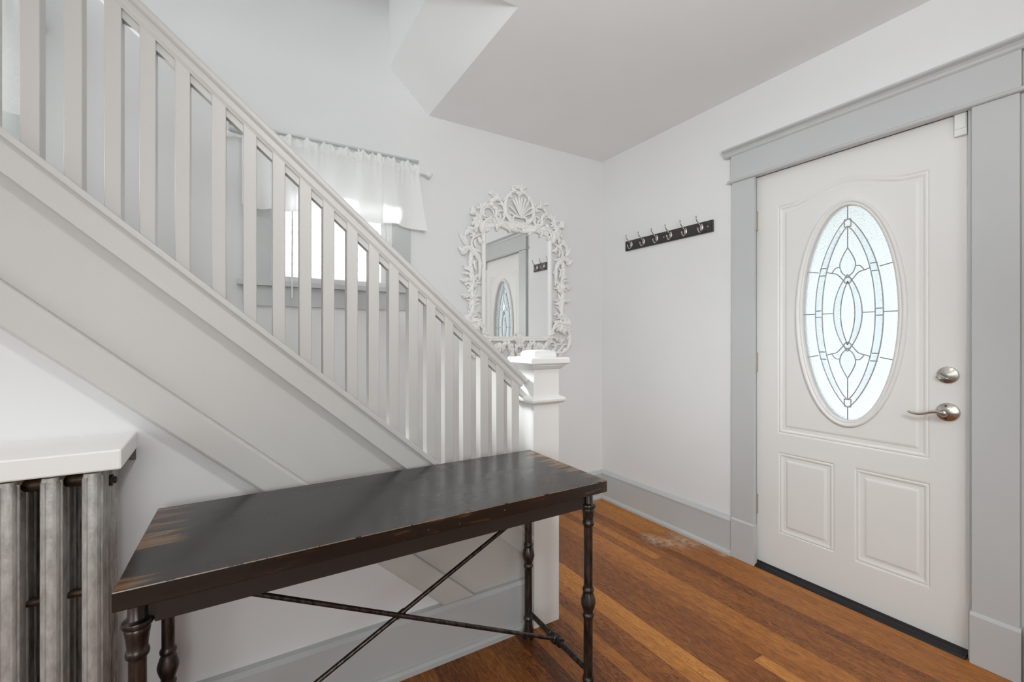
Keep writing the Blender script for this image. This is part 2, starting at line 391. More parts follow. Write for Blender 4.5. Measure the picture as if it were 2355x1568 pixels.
# back wall with two window openings (plane Y = 0)
W1 = (-2.200, -1.590, 1.475, 2.10); W2 = (-3.84, -3.17, 1.62, 2.36)
b_ = MB()
xs = [-4.4, W2[0], W2[1], W1[0], W1[1], .0]
for i in range(5):
    x0, x1 = xs[i], xs[i+1]
    if i in (1, 3):
        w = W2 if i == 1 else W1
        b_.box(x0, x1, 0, .14, 0, w[2]).box(x0, x1, 0, .14, w[3], 3.98)
    else: b_.box(x0, x1, 0, .14, 0, 3.98)
st('wall_back', b_, M['wall'], 'white wall behind the stairs with the mirror', 'wall')
st('wall_left', MB().box(-4.5, -4.4, -1.02, .12, 0, 2.60).box(-4.5, -4.4, -1.02, .12, 3.50, 3.98).box(-4.5, -4.4, -1.02, -.88, 2.60, 3.50).box(-4.5, -4.4, -.16, .12, 2.60, 3.50), M['wall'], 'white wall with an opening added for light at the head of the stairs', 'wall')
st('wall_living', MB().box(-5.3, -5.2, -4.6, -.9, 0, .70).box(-5.3, -5.2, -4.6, -.9, 2.30, H+.08).box(-5.3, -5.2, -4.6, -4.0, .70, 2.30).box(-5.3, -5.2, -1.8, -.9, .70, 2.30), M['wall'], 'white wall with a wide opening, added for light, left of the camera', 'wall')
st('wall_front', MB().box(-5.3, .14, -4.7, -4.6, 0, .80).box(-5.3, .14, -4.7, -4.6, 2.20, H+.08).box(-5.3, -3.6, -4.7, -4.6, .80, 2.20).box(-2.2, .14, -4.7, -4.6, .80, 2.20), M['wall'], 'white wall with an opening added for light behind the camera', 'wall')
st('wall_upper', MB().box(-4.4, -1.30, -1.06, -1.02, H+.08, 3.9), M['wall'], 'upstairs wall over the stair opening', 'wall')
# stair-side wall (plane Y = -0.975) under the stringer
SY = -.975
LT = lambda x: -.111-.892*(x+1.2)
LB = lambda x: -.227-.892*(x+1.2)
UB = lambda x: .190-.866*(x+1.2)      # upper band, lower edge
CB = lambda x: .276-.866*(x+1.2)
CT = lambda x: .298-.866*(x+1.2)
XN = -1.290; XL = -4.398   # and the stair wall runs on to the living room wall

st('wall_stair', MB().prism([(XL, 0), (XN, 0), (XN, CB(XN)-.01), (-3.75, CB(-3.75)-.01), (XL, H)], SY, SY+.075, 'y'), M['wall'],
   'white wall under the staircase beside the radiator', 'wall')
# baseboards
def baseb(name, x0, x1, label):
    m = MB().box(x0, x1, -.022, 0, 0, .178).prism([(0, .178), (-.026, .178), (-.026, .186), (-.016, .200), (0, .205)], x0, x1, 'x')
    m.prism([(-.022, 0), (-.034, 0), (-.034, .014), (-.028, .022), (-.022, .024)], x0, x1, 'x')
    st(name, m, M['trim'], label, 'baseboard')
baseb('baseboard_back', -1.10, 0, 'grey baseboard along the mirror wall')
def baseb_r(name, y0, y1, label):
    m = MB().box(-.022, 0, y0, y1, 0, .182)
    m.prism([(0, .182), (-.026, .182), (-.026, .190), (-.014, .206), (0, .210)], y0, y1, 'y')
    m.prism([(-.022, 0), (-.036, 0), (-.036, .014), (-.030, .024), (-.022, .026)], y0, y1, 'y')
    st(name, m, M['trim'], label, 'baseboard')
baseb_r('baseboard_right', -1.060, 0, 'grey baseboard between the room corner and the door casing')
m = MB().box(XL, XN-.008, -1.000, SY, 0, .180).prism([(SY, .18), (-1.004, .18), (-1.004, .188), (-.994, .200), (SY, .203)], XL, XN-.008, 'x')
m.prism([(-1.0, 0), (-1.014, 0), (-1.014, .016), (-1.008, .026), (-1.0, .028)], XL, XN-.008, 'x')
st('baseboard_stair', m, M['trim'], 'grey baseboard of the stair wall behind the console table', 'baseboard')
# ---- door casing
XF = -.022
m = MB().box(XF, 0, -1.186, -1.062, .215, 2.040)
m.box(XF-.008, 0, -1.190, -1.060, 0, .205).prism([(0, .205), (XF-.008, .205), (XF-.002, .215), (0, .217)], -1.190, -1.060, 'y')
st('trim_1', m, M['trim'], 'grey hinge-side casing board of the front door with plinth block', 'trim', bev=.0015)
m = MB().box(XF, 0, -2.124, -2.004, .185, 2.040)
m.box(XF-.008, 0, -2.128, -2.000, 0, .178).prism([(0, .178), (XF-.008, .178), (XF-.002, .190), (0, .192)], -2.128, -2.000, 'y')
st('trim_2', m, M['trim'], 'grey lock-side casing board of the front door with plinth block', 'trim', bev=.002)
m = MB().box(XF-.002, 0, -2.128, -1.058, 2.056, 2.190)
m.prism([(0, 2.040), (XF-.008, 2.040), (XF-.013, 2.044), (XF-.014, 2.048), (XF-.012, 2.053), (XF-.006, 2.057), (0, 2.058)], -2.140, -1.046, 'y')
m.prism([(0, 2.186), (XF-.004, 2.186), (XF-.010, 2.192), (XF-.013, 2.201), (XF-.020, 2.209), (XF-.034, 2.214), (XF-.038, 2.217), (XF-.038, 2.224), (0, 2.226)], -2.160, -1.024, 'y')
st('trim_3', m, M['trim'], 'grey head casing with crown molding above the front door', 'trim')
# jambs and stops
m = MB().box(0, .14, DY1, DY1+.012, 0, DZ).box(0, .14, DY0-.012, DY0, 0, DZ).box(0, .14, DY0-.012, DY1+.012, DZ, DZ+.012)
m.box(.076, .092, DY1-.014, DY1, 0, DZ).box(.076, .092, DY0, DY0+.014, 0, DZ).box(.076, .092, DY0, DY1, DZ-.014, DZ)
m.prism([(XF+.002, 2.042), (0, 2.042), (.026, DZ), (0, DZ)], DY0, DY1, 'y')
st('trim_4', m, M['trim'], 'grey door jamb and stop around the front door', 'trim')
m = MB().box(-.012, .14, DY0, DY1, 0, .006).prism([(-.026, 0), (.034, 0), (.034, .014), (.022, .018), (.010, .011), (-.004, .013), (-.018, .008)], DY0+.002, DY1-.002, 'y')
st('trim_5', m, M['black'], 'black rubber threshold strip under the front door', 'trim')
# next opening at the right edge of the photo
m = MB().box(XF-.004, 0, -2.26, -2.140, .182, 2.25).box(XF-.016, 0, -2.262, -2.138, 0, .180)
st('trim_6', m, M['beige'], 'beige casing board right of the front door', 'trim', bev=.002)

# ================================================================= FRONT DOOR
door = empty('door_1', (.03, (DY0+DY1)/2, 0), 'white front door with leaded oval glass', 'door', kind='structure')
YC, ZC = -1.586, 1.307; GA, GB = .1875, .4875
X0 = .03; dy0, dy1, dz0, dz1 = DY0+.003, DY1-.003, .016, DZ-.004
def ztop(y):
    t = (y-(-1.576)); a = abs(t)
    if a > .24: return 1.866
    return 1.866+.055*(.5+.5*math.cos(math.pi*a/.24))
def pw(d, pts):
    if d <= pts[0][0]: return 0
    for (a, b), (c, e) in zip(pts, pts[1:]):
        if d <= c: return b+(e-b)*(d-a)/(c-a)
    return pts[-1][1]
PA = [(0, 0), (.0035, -.0040), (.008, -.0012), (.013, -.0014), (.019, -.0062), (.034, -.0062), (.042, -.0022), (.046, -.0022)]
def hgt(y, z):
    d = min(y+1.871, -1.281-y, z-.709, (ztop(y)-z)*.96)
    if d > 0: return pw(d, PA)
    for (a, b, c, e) in ((-1.535, -1.285, .200, .610), (-1.873, -1.618, .197, .611)):
        d = min(y-a, b-y, z-c, e-z)
        if d > 0: return pw(d, PA)
    return 0
ys = set(); zs = set()
n = 190
for i in range(n+1): ys.add(round(dy0+(dy1-dy0)*i/n, 5))
for i in range(391): zs.add(round(dz0+(dz1-dz0)*i/390, 5))
for off, _ in PA:
    for e_, s_ in ((-1.871, 1), (-1.281, -1), (-1.535, 1), (-1.285, -1), (-1.873, 1), (-1.618, -1)): ys.add(round(e_+s_*off, 5))
    for e_, s_ in ((.709, 1), (1.866, -1), (.200, 1), (.610, -1)): zs.add(round(e_+s_*off, 5))
def thin(S, tol=.0012):
    o = []
    for v in sorted(S):
        if not o or v-o[-1] > tol: o.append(v)
    return o
ys = thin(ys); zs = thin(zs); ny = len(ys); nz = len(zs)
vs = [(X0-hgt(y, z), y, z) for z in zs for y in ys]; fs = []
for j in range(nz-1):
    for i in range(ny-1):
        yc = (ys[i]+ys[i+1])/2-YC; zc = (zs[j]+zs[j+1])/2-ZC
        if (yc/(GA+.014))**2+(zc/(GB+.014))**2 < 1: continue
        fs.append((j*ny+i, j*ny+i+1, (j+1)*ny+i+1, (j+1)*ny+i))
d_ = MB().add(vs, fs, True)
# body of the slab behind the face, with the oval hole
N = 96; inn = []; outr = []
for kx in range(N):
    a = 2*math.pi*kx/N; inn.append((YC+(GA+.004)*math.cos(a), ZC+(GB+.004)*math.sin(a)))
    dx, dz = math.cos(a), math.sin(a); t = 9
    if abs(dx) > 1e-6: t = min(t, ((dy1 if dx > 0 else dy0)-YC)/dx)
    if abs(dz) > 1e-6: t = min(t, ((dz1 if dz > 0 else dz0)-ZC)/dz)
    outr.append((YC+dx*t, ZC+dz*t))
def nearest_corner(c):
    i = min(range(N), key=lambda q: (outr[q][0]-c[0])**2+(outr[q][1]-c[1])**2); outr[i] = c
for c in ((dy0, dz0), (dy1, dz0), (dy0, dz1), (dy1, dz1)): nearest_corner(c)
vv = []; ff = []
for xx in (X0+.008, X0+.044):
    vv += [(xx, *p) for p in inn]+[(xx, *p) for p in outr]
for kx in range(N):
    q = (kx+1) % N
    ff += [(kx, q, N+q, N+kx), (2*N+kx, 3*N+kx, 3*N+q, 2*N+q), (kx, 2*N+kx, 2*N+q, q)]
d_.add(vv, ff)
for (a, b) in (((dy0, dz0), (dy1, dz0)), ((dy1, dz0), (dy1, dz1)), ((dy1, dz1), (dy0, dz1)), ((dy0, dz1), (dy0, dz0))):
    d_.add([(X0, *a), (X0, *b), (X0+.044, *b), (X0+.044, *a)], [(0, 1, 2, 3)])
slab = d_.build('door_slab', M['door'], door, sharp=60)
def ellring(prof, n=96, x0=X0):
    vs = []; fs = []; m = len(prof)
    for kx in range(n):
        a = 2*math.pi*kx/n
        for s_, h_ in prof: vs.append((x0-h_, YC+(GA+s_)*math.cos(a), ZC+(GB+s_)*math.sin(a)))
    for kx in range(n):
        for q in range(m-1): fs.append((kx*m+q, kx*m+q+1, ((kx+1) % n)*m+q+1, ((kx+1) % n)*m+q))
    return MB().add(vs, fs, True)
ellring([(-.001, -.014), (-.001, .004), (.002, .008), (.0075, .0088), (.010, .0060), (.012, .0058), (.015, .0095), (.021, .0125), (.0265, .0115), (.0295, .0065), (.031, .0022), (.031, -.006)]).build('oval_frame', M['door'], door, sharp=50)
def elldisc(a, b, x0, x1, n=96):
    return MB().prism([(YC+a*math.cos(2*math.pi*i/n), ZC+b*math.sin(2*math.pi*i/n)) for i in range(n)], x0, x1, 'x')
glass = elldisc(GA+.002, GB+.002, X0+.010, X0+.0145).build('glass_pane', M['hammered'], door, label='hammered textured glass')
# lead came and bevelled pieces, in offsets from the middle of the oval (y across, z up)
came = MB(); XG = X0+.009
def lead(pts, r=.0024):
    came.tube([(XG, YC+p[0], ZC+p[1]) for p in pts], r, 6, 1.0)
def ell(a, b, t0, t1, n=40, cy=0, cz=0, ex=1.0):
    o = []
    for i in range(n+1):
        t = t0+(t1-t0)*i/n; c, s_ = math.cos(t), math.sin(t)
        o.append((cy+a*math.copysign(abs(c)**ex, c), cz+b*math.copysign(abs(s_)**ex, s_)))
    return o
# pointed bands: two arcs meeting at top and bottom
def lens_pts(a, b, side, n=40):
    R = (a*a+b*b)/(2*a); cy = side*(a-R); th = math.asin(b/R)
    return [(cy+side*R*math.cos(th-2*th*i/n), R*math.sin(th-2*th*i/n)) for i in range(n+1)]
def band_pts(a, b, side, n=48):    # fuller than an arc
    o = []
    for i in range(n+1):
        z = b-2*b*i/n; o.append((side*a*(1-(abs(z)/b)**2.15)**.80, z))
    return o
for s_ in (-1, 1):
    lead(band_pts(.133, .430, s_)); lead(band_pts(.104, .395, s_))
    lead(lens_pts(.056, .175, s_)); lead(lens_pts(.028, .145, s_))
    zz = 1
    for zz in (-1, 1):
        lead([(s_*.168, zz*.207), (s_*.120, zz*.197)]); lead([(s_*.088, zz*.196), (s_*.064, zz*.187)])
        # corner squares on the band
        for z0 in (.180, .214): lead([(s_*(.118 if z0 < .2 else .113), zz*z0), (s_*(.0915 if z0 < .2 else .0855), zz*z0)])
        # teardrop and petals
        lead(catmull([(0, zz*.297, 0), (s_*.018, zz*.262, 0), (s_*.031, zz*.222, 0), (s_*.022, zz*.185, 0), (0, zz*.163, 0)], 6))
        lead(catmull([(s_*.031, zz*.211, 0), (s_*.048, zz*.209, 0), (s_*.064, zz*.188, 0)], 5))
        lead(catmull([(s_*.064, zz*.188, 0), (s_*.042, zz*.180, 0), (s_*.022, zz*.156, 0), (s_*.014, zz*.146, 0)], 5))
    lead([(s_*.186, 0), (s_*.133, 0)]); lead([(s_*.104, 0), (s_*.056, 0)])
    for z0 in (-.015, .015): lead([(s_*.1325, z0), (s_*.1035, z0)])
for zz in (-1, 1):
    lead([(0, zz*.486), (0, zz*.430)]); lead([(0, zz*.395), (0, zz*.297)])
    lead([(-.013, zz*.424), (-.013, zz*.390)]); lead([(.013, zz*.424), (.013, zz*.390)])
    lead([(-.013, zz*.426), (.013, zz*.426)]); lead([(-.013, zz*.393), (.013, zz*.393)])
    lead(ell(.0145, .0145, 0, 2*math.pi, 20, 0, zz*.148))
came.build('lead_came', M['lead'], glass)
bv = MB()
def strip(A, B, th=.004):
    n = len(A); vs = []; fs = []
    for p, q in zip(A, B):
        m_ = ((p[0]+q[0])/2, (p[1]+q[1])/2)
        p2 = (p[0]*.72+q[0]*.28, p[1]*.72+q[1]*.28); q2 = (q[0]*.72+p[0]*.28, q[1]*.72+p[1]*.28)
        for r_, x in ((p, 0), (p2, th), (q2, th), (q, 0)): vs.append((X0+.0095-x, YC+r_[0], ZC+r_[1]))
    for i in range(n-1):
        for j in range(3): fs.append((i*4+j, i*4+j+1, i*4+4+j+1, i*4+4+j))
        fs.append((i*4, i*4+4, i*4+7, i*4+3))
    bv.add(vs, fs)
for s_ in (-1, 1):
    strip(band_pts(.133, .430, s_, 24)[1:-1], band_pts(.104, .395, s_, 24)[1:-1])
    strip(lens_pts(.056, .175, s_, 16)[2:-2], lens_pts(.028, .145, s_, 16)[2:-2])
for zz in (-1, 1):
    for s_ in (-1, 1):
        T = [(s_*.018, zz*.262), (s_*.030, zz*.222), (s_*.022, zz*.185)]
        bv.add([(X0+.0095, YC, ZC+zz*.295)]+[(X0+.0095, YC+a, ZC+b) for a, b in T]+[(X0+.0095, YC, ZC+zz*.165), (X0+.004, YC, ZC+zz*.225)], [(0, 1, 5), (1, 2, 5), (2, 3, 5), (3, 4, 5)])
        bv.add([(X0+.0095, YC+s_*.031, ZC+zz*.211), (X0+.0095, YC+s_*.064, ZC+zz*.188), (X0+.0095, YC+s_*.022, ZC+zz*.156), (X0+.005, YC+s_*.040, ZC+zz*.187)], [(0, 1, 3), (1, 2, 3), (2, 0, 3)])
    bv.lathe([(.0125, 0), (.009, .004), (.001, .0045)], (X0+.0095, YC, ZC+zz*.148), (-1, 0, 0), 16)
bv.build('bevelled_glass', M['beveled'], glass, label='clear bevelled glass pieces')
# lever handle and deadbolt
hy, hz = -1.927, .905
ros = MB().lathe([(.0355, 0), (.0355, .004), (.034, .008), (.0185, .018), (.0135, .020)], (X0, hy, hz), (-1, 0, 0), 48).build('lever_rosette', M['chrome'], door)
sc_ = MB()
for dz in (-.024, .024): sc_.lathe([(.0035, 0), (.0035, .003), (.002, .004)], (X0-.0125, hy+.003, hz+dz), (-1, 0, 0), 12)
sc_.build('screw', M['cord'], ros)
lv = MB().lathe([(.0125, .016), (.0125, .034), (.0135, .036), (.0140, .052), (.0125, .055)], (X0, hy, hz), (-1, 0, 0), 32)
xp = X0-.046
path = catmull([(xp, hy, hz), (xp-.002, hy+.016, hz+.002), (xp-.001, hy+.036, hz-.001), (xp+.002, hy+.058, hz-.010), (xp+.004, hy+.080, hz-.014), (xp+.004, hy+.098, hz-.012), (xp+.003, hy+.110, hz-.007)], 6)
m_ = len(path); rr = [.0150-(.0070*(i/(m_-1))**.8) for i in range(m_)]
lv.tube(path, rr, 12, 0.50, (0, 0, 1))
lever = lv.build('lever', M['chrome'], door)
MB().lathe([(.0085, .053), (.0085, .0575), (.007, .0585)], (X0, hy, hz), (-1, 0, 0), 24).box(X0-.0600, X0-.0585, hy-.0012, hy+.0012, hz-.006, hz+.006).build('turn_button', M['chromedark'], lever)
by, bz = -1.927, 1.049
db = MB().lathe([(.0325, 0), (.0325, .004), (.031, .008), (.004, .0165), (.001, .017)], (X0, by, bz), (-1, 0, 0), 48).build('deadbolt', M['chrome'], door)
tp = catmull([(X0-.018, by+.027, bz-.003), (X0-.022, by+.012, bz-.009), (X0-.024, by-.004, bz-.012), (X0-.020, by-.018, bz-.011)], 5)
MB().tube(tp, [.009, .0095, .0095, .0095, .009, .009, .009, .0085, .008, .008, .0075, .0075, .007, .0065, .006, .005], 10, .45, (0, 1, .5)).build('thumb_turn', M['chromedark'], db)
for i, hz_ in enumerate((1.816, 1.066, .314)):
    hm = MB()
    for q in range(5): hm.lathe([(.0062, q*.0202), (.0062, q*.0202+.0192)], (-.002, -1.1805, hz_-.05), (0, 0, 1), 14)
    hm.ball((-.002, -1.1805, hz_+.054), .0058, 8).ball((-.002, -1.1805, hz_-.054), .0058, 8)
    hm.box(-.001, .030, -1.1795, -1.1775, hz_-.05, hz_+.05)
    hm.build('hinge', M['chrome'], door)
# alarm contact at the top lock-side corner
se = empty('door_sensor', (.0, -1.965, 1.96), 'white alarm contact box at the top corner of the front door', 'alarm sensor')
MB().box(.012, .0295, -1.984, -1.948, 1.960, 2.044).build('sensor_housing', M['white'], se, bev=.002)
MB().box(.008, .0125, -1.982, -1.950, 1.985, 2.042).build('sensor_cover', M['white'], se, bev=.0015)
# ================================================================= STAIRCASE
stairs = empty('staircase', (-1.3, -.5, 0), 'pale grey closed-stringer staircase rising to the left behind the console table', 'staircase')
YB = -.996
MB().prism([(XN-.004, max(LT(XN), .203)), (XN-.004, UB(XN)+.01), (XL, UB(XL)+.01), (XL, LT(XL)), (-1.552, .203)], -.981, SY-.0005, 'y').build('stringer_panel', M['stair'], stairs)
MB().prism([(XN-.004, CB(XN-.004)+.003), (XN-.004, UB(XN-.004)), (XL, UB(XL)), (XL, CB(XL)+.003)], -1.007, SY-.0005, 'y').build('upper_band', M['stair'], stairs, bev=.002)
xa = -1.2-(.203+.111)/.892; xb_ = -1.2-(.203+.227)/.892
MB().prism([(xa, .203), (XL, LT(XL)), (XL, LB(XL)), (xb_, .203)], -1.004, SY-.0005, 'y').build('lower_band', M['stair'], stairs, bev=.008)
MB().prism([(XN-.006, CB(XN-.006)), (XN-.006, CT(XN-.006)), (XL, CT(XL)), (XL, CB(XL))], -1.018, -.885, 'y').build('stringer_cap', M['stair'], stairs, bev=.003)
for i in range(13):
    x = -1.30-.231*i; z = .2*(i+1)
    MB().box(x-.018, x, -.895, -.002, .2*i, z-.028).build('riser', M['white'], stairs)
    MB().box(max(x-.249, -4.398), x+.022, -.895, -.002, z-.028, z).build('tread', M['white'], stairs, bev=.006)
rail = empty('stair_railing', (-1.235, -.958, 0), 'painted wooden stair railing with square balusters and a capped newel post', 'railing')
# newel post
nx, ny_, hw = -1.2335, -.958, .064
nw = MB().box(nx-hw, nx+hw, ny_-hw, ny_+hw, 0, 1.075).build('newel_post', M['newel'], rail, bev=.0025)
def sqprof(prof, cx, cy):
    m = MB(); vs = []; fs = []
    for r, z in prof: vs += [(cx-r, cy-r, z), (cx+r, cy-r, z), (cx+r, cy+r, z), (cx-r, cy+r, z)]
    for i in range(len(prof)-1):
        for k_ in range(4): fs.append((i*4+k_, i*4+(k_+1) % 4, i*4+4+(k_+1) % 4, i*4+4+k_))
    q = (len(prof)-1)*4; fs += [(3, 2, 1, 0), (q, q+1, q+2, q+3)]
    return m.add(vs, fs)
sqprof([(hw+.001, .918), (hw+.010, .920), (hw+.014, .924), (hw+.020, .930), (hw+.021, .938), (hw+.016, .944), (hw+.006, .950), (hw+.001, .951)], nx, ny_).build('newel_collar', M['newel'], nw)
sqprof([(hw+.001, 1.062), (hw+.008, 1.066), (hw+.014, 1.072), (hw+.020, 1.078), (hw+.022, 1.083), (hw+.030, 1.085), (hw+.033, 1.090), (hw+.033, 1.106), (hw+.029, 1.112), (hw-.010, 1.114),
        (hw-.008, 1.118), (hw-.009, 1.130), (hw-.016, 1.137), (.030, 1.142), (.004, 1.143)], nx, ny_).build('newel_cap', M['white'], nw, bev=.0015)
# handrail
sl = math.atan(.866); du = Vector((-math.cos(sl), 0, math.sin(sl))); dn = Vector((math.sin(sl), 0, math.cos(sl)))
half = [(0, -.0255), (.017, -.0255), (.019, -.020), (.0235, -.017), (.0245, -.011), (.0205, -.005), (.0215, .001), (.0325, .006), (.0345, .013), (.031, .0195), (.023, .0245), (.010, .027)]
prof = [(-u, v) for u, v in reversed(half[1:])]+half
RZ = lambda x: .9045-.866*(x+1.2)
A_ = Vector((-1.301, -.953, RZ(-1.301))); B_ = Vector((-3.6, -.953, RZ(-3.6)))
A_ += dn*0 + du*.02; vs = []
for P_ in (A_, B_):
    for u, v in prof: vs.append(P_+Vector((0, u, 0))+dn*v)
n = len(prof)
hr = MB().add(vs, [(i, (i+1) % n, (i+1) % n+n, i+n) for i in range(n)], True); hr.add(vs[:n], [list(range(n))]); hr.add(vs[n:], [list(range(n))])
hrail = hr.build('handrail', M['stair'], rail, sharp=50)
SB = lambda x: .9045-.0255/math.cos(sl)-.866*(x+1.2)
MB().prism([(-1.2985, SB(-1.2985)+.004), (-3.6, SB(-3.6)+.004), (-3.6, SB(-3.6)-.024), (-1.2985, SB(-1.2985)-.024)], -.964, -.938, 'y').build('rail_fillet', M['stair'], rail)
BX = [-3.105, -3.026, -2.948, -2.870, -2.792, -2.713, -2.635, -2.562, -2.484, -2.397, -2.318, -2.240, -2.164, -2.094, -2.019, -1.947, -1.877, -1.806, -1.739, -1.667, -1.592, -1.517, -1.446, -1.373]
for x in BX:
    w = .0355
    MB().prism([(x, CT(x)-.006), (x+w, CT(x+w)-.006), (x+w, SB(x+w)+.002), (x, SB(x)+.002)], -.972, -.930, 'y').build('baluster', M['stair'], rail, bev=.0025)

# ================================================================= WINDOWS
def window(nm, W, zc, crown_l, crown_r, cl, cr, label):
    x0, x1, z0, z1 = W
    t = empty(nm, ((x0+x1)/2, 0, z0), label, 'window', kind='structure')
    MB().box(cl, x0, -.022, 0, z0-.005, z1).build('casing', M['trim'], t, bev=.001)
    MB().box(x1, cr, -.022, 0, z0-.005, z1).build('casing', M['trim'], t, bev=.001)
    h = MB().box(cl, cr, -.024, 0, z1, zc-.034)
    h.prism([(0, zc-.034), (-.026, zc-.034), (-.032, zc-.026), (-.036, zc-.014), (-.050, zc-.008), (-.052, zc), (0, zc+.001)], crown_l, crown_r, 'x')
    h.build('head_casing', M['trim'], t)
    MB().box(cl-.026, cr+.022, -.058, 0, z0-.024, z0).box(x0, x1, 0, .14, z0-.024, z0).build('sill', M['trim'], t)
    MB().box(cl, cr, -.022, 0, z0-.122, z0-.024).build('apron', M['trim'], t, bev=.002)
    j = MB().box(x0, x0+.016, 0, .13, z0, z1).box(x1-.016, x1, 0, .13, z0, z1).box(x0, x1, 0, .13, z1-.016, z1)
    j.box(x0+.016, x0+.026, .012, .030, z0, z1).box(x1-.026, x1-.016, .012, .030, z0, z1)
    j.build('jamb', M['white'], t)
    a, b = x0+.018, x1-.018; zm = (z0+z1)/2+.12
    s1 = MB().box(a, a+.036, .034, .062, z0+.002, zm+.02).box(b-.036, b, .034, .062, z0+.002, zm+.02).box(a+.036, b-.036, .034, .062, z0+.002, z0+.036).box(a+.036, b-.036, .034, .062, zm-.012, zm+.02)
    sa = s1.build('sash', M['white'], t)
    MB().box(a+.03, b-.03, .046, .050, z0+.03, zm).build('pane', M['pane'], sa)
    s2 = MB().box(a, a+.036, .070, .098, zm-.012, z1-.02).box(b-.036, b, .070, .098, zm-.012, z1-.02).box(a+.036, b-.036, .070, .098, z1-.056, z1-.02).box(a+.036, b-.036, .070, .098, zm-.012, zm+.02)
    sb = s2.build('sash', M['white'], t)
    MB().box(a+.03, b-.03, .082, .086, zm, z1-.05).build('pane', M['pane'], sb)
    MB().box(a, b, .112, .120, zm-.012-.10, zm-.005-.10).build('storm_rail', M['trim'], t)
    return t
window('window_1', W1, 2.220, -2.378, -1.448, -2.318, -1.487, 'grey-cased window behind the balusters with a white valance')
window('window_2', W2, 2.47, -4.01, -3.01, -3.95, -3.065, 'grey-cased window higher up the stairs at the left edge')
# raised mini blind and its tilt wand
bl = empty('mini_blind', (-1.9, .02, 2.05), 'raised white mini blind with a hanging tilt wand in the window behind the balusters', 'blind')
MB().box(-2.165, -1.625, .004, .032, 2.040, 2.078).build('headrail', M['white'], bl, bev=.002)
sk = MB()
for i in range(22): sk.box(-2.160, -1.630, .005, .031, 1.985+i*.0025, 1.9862+i*.0025)
sk.build('slat_stack', M['white'], bl)
MB().tube([(-2.098, .004, 2.045), (-2.102, -.030, 2.00), (-2.108, -.060, 1.80), (-2.110, -.064, 1.392)], [.0012, .003, .0038, .0042], 8).build('tilt_wand', M['white'], bl)
# valances
def valance(name, label, group, mat, x0, x1, zt, zb, ry, flare=0.0, seed=1, nx_=240, amp=1.0, tilt=0.0):
    rnd = random.Random(seed); ph = [rnd.uniform(0, 6.28) for _ in range(6)]
    vs = []; fs = []; nz_ = 44; k0 = (x1-x0)/.88
    for j in range(nz_+1):
        f = j/nz_
        for i in range(nx_+1):
            u = i/nx_; U = u*k0; x = x0+(x1-x0)*u
            fold = math.sin(U*52+ph[0]+.9*math.sin(U*11+ph[1]))*.5+.5*math.sin(U*29+ph[2]+math.sin(U*7))
            tight = math.sin(U*170+ph[3]+2.5*math.sin(U*19+ph[4]))
            yy = -.014*amp*fold*(.20+1.3*f)-(.0055*tight*max(0, 1-f*2.6))
            if f < .10: yy += -.004*math.sin(U*230+ph[4])
            yy -= .013*math.exp(-((f-.115)/.035)**2)
            z = zt+(.010*math.sin(U*62+ph[5])+.007*math.sin(U*140+ph[0]))*max(0, 1-f*5)+(zb-zt)*f+(.012*math.sin(U*10+ph[1])+tilt*(u-.5))*f
            xx = x+flare*(f**1.5)*(u**8)+.007*math.cos(U*52+ph[0])*f
            vs.append((xx, ry+yy, z))
    for j in range(nz_):
        for i in range(nx_): a = j*(nx_+1)+i; fs.append((a, a+1, a+nx_+2, a+nx_+1))
    return MB().add(vs, fs, True).build(name, mat, None, label=label, cat='curtain', group=group, sharp=180)
valance('curtain_valance', 'white voile valance panel hanging on the left of the rod behind the balusters', None, M['cloth'], -2.325, -1.660, 2.178, 1.822, -.104, seed=3)
valance('curtain_valance', 'white voile valance panel with a flared corner at the right end of the rod', None, M['cloth'], -1.800, -1.462, 2.180, 1.812, -.090, flare=.055, seed=8, nx_=150, amp=1.1)
valance('curtain_valance', 'white lace valance at the left edge higher up the stairs', None, M['lace'], -3.93, -3.035, 2.62, 2.045, -.080, flare=.02, seed=5, amp=.7)
def rod(x0, x1, y, z, label, br):
    t = empty('curtain_rod', ((x0+x1)/2, y, z), label, 'curtain rod')
    MB().tube([(x0, y, z), (x1, y, z)], .0065, 12).build('rod', M['white'], t)
    for x, s_ in ((x0, -1), (x1, 1)):
        MB().lathe([(.006, 0), (.009, .004), (.007, .010), (.014, .022), (.0195, .034), (.015, .048), (.004, .056)], (x, y, z), (s_, 0, 0), 8).build('finial', M['white'], t)
    for x in br: MB().box(x-.007, x+.007, y-.002, -.024, z-.012, z+.006).box(x-.009, x+.009, -.027, -.023, z-.03, z+.02).build('bracket', M['white'], t, bev=.001)
rod(-2.345, -1.432, -.076, 2.142, 'white curtain rod with faceted finials over the window behind the balusters', (-2.305, -1.500))
rod(-3.96, -2.99, -.076, 2.58, 'white curtain rod over the window at the left edge', (-3.87, -3.03))

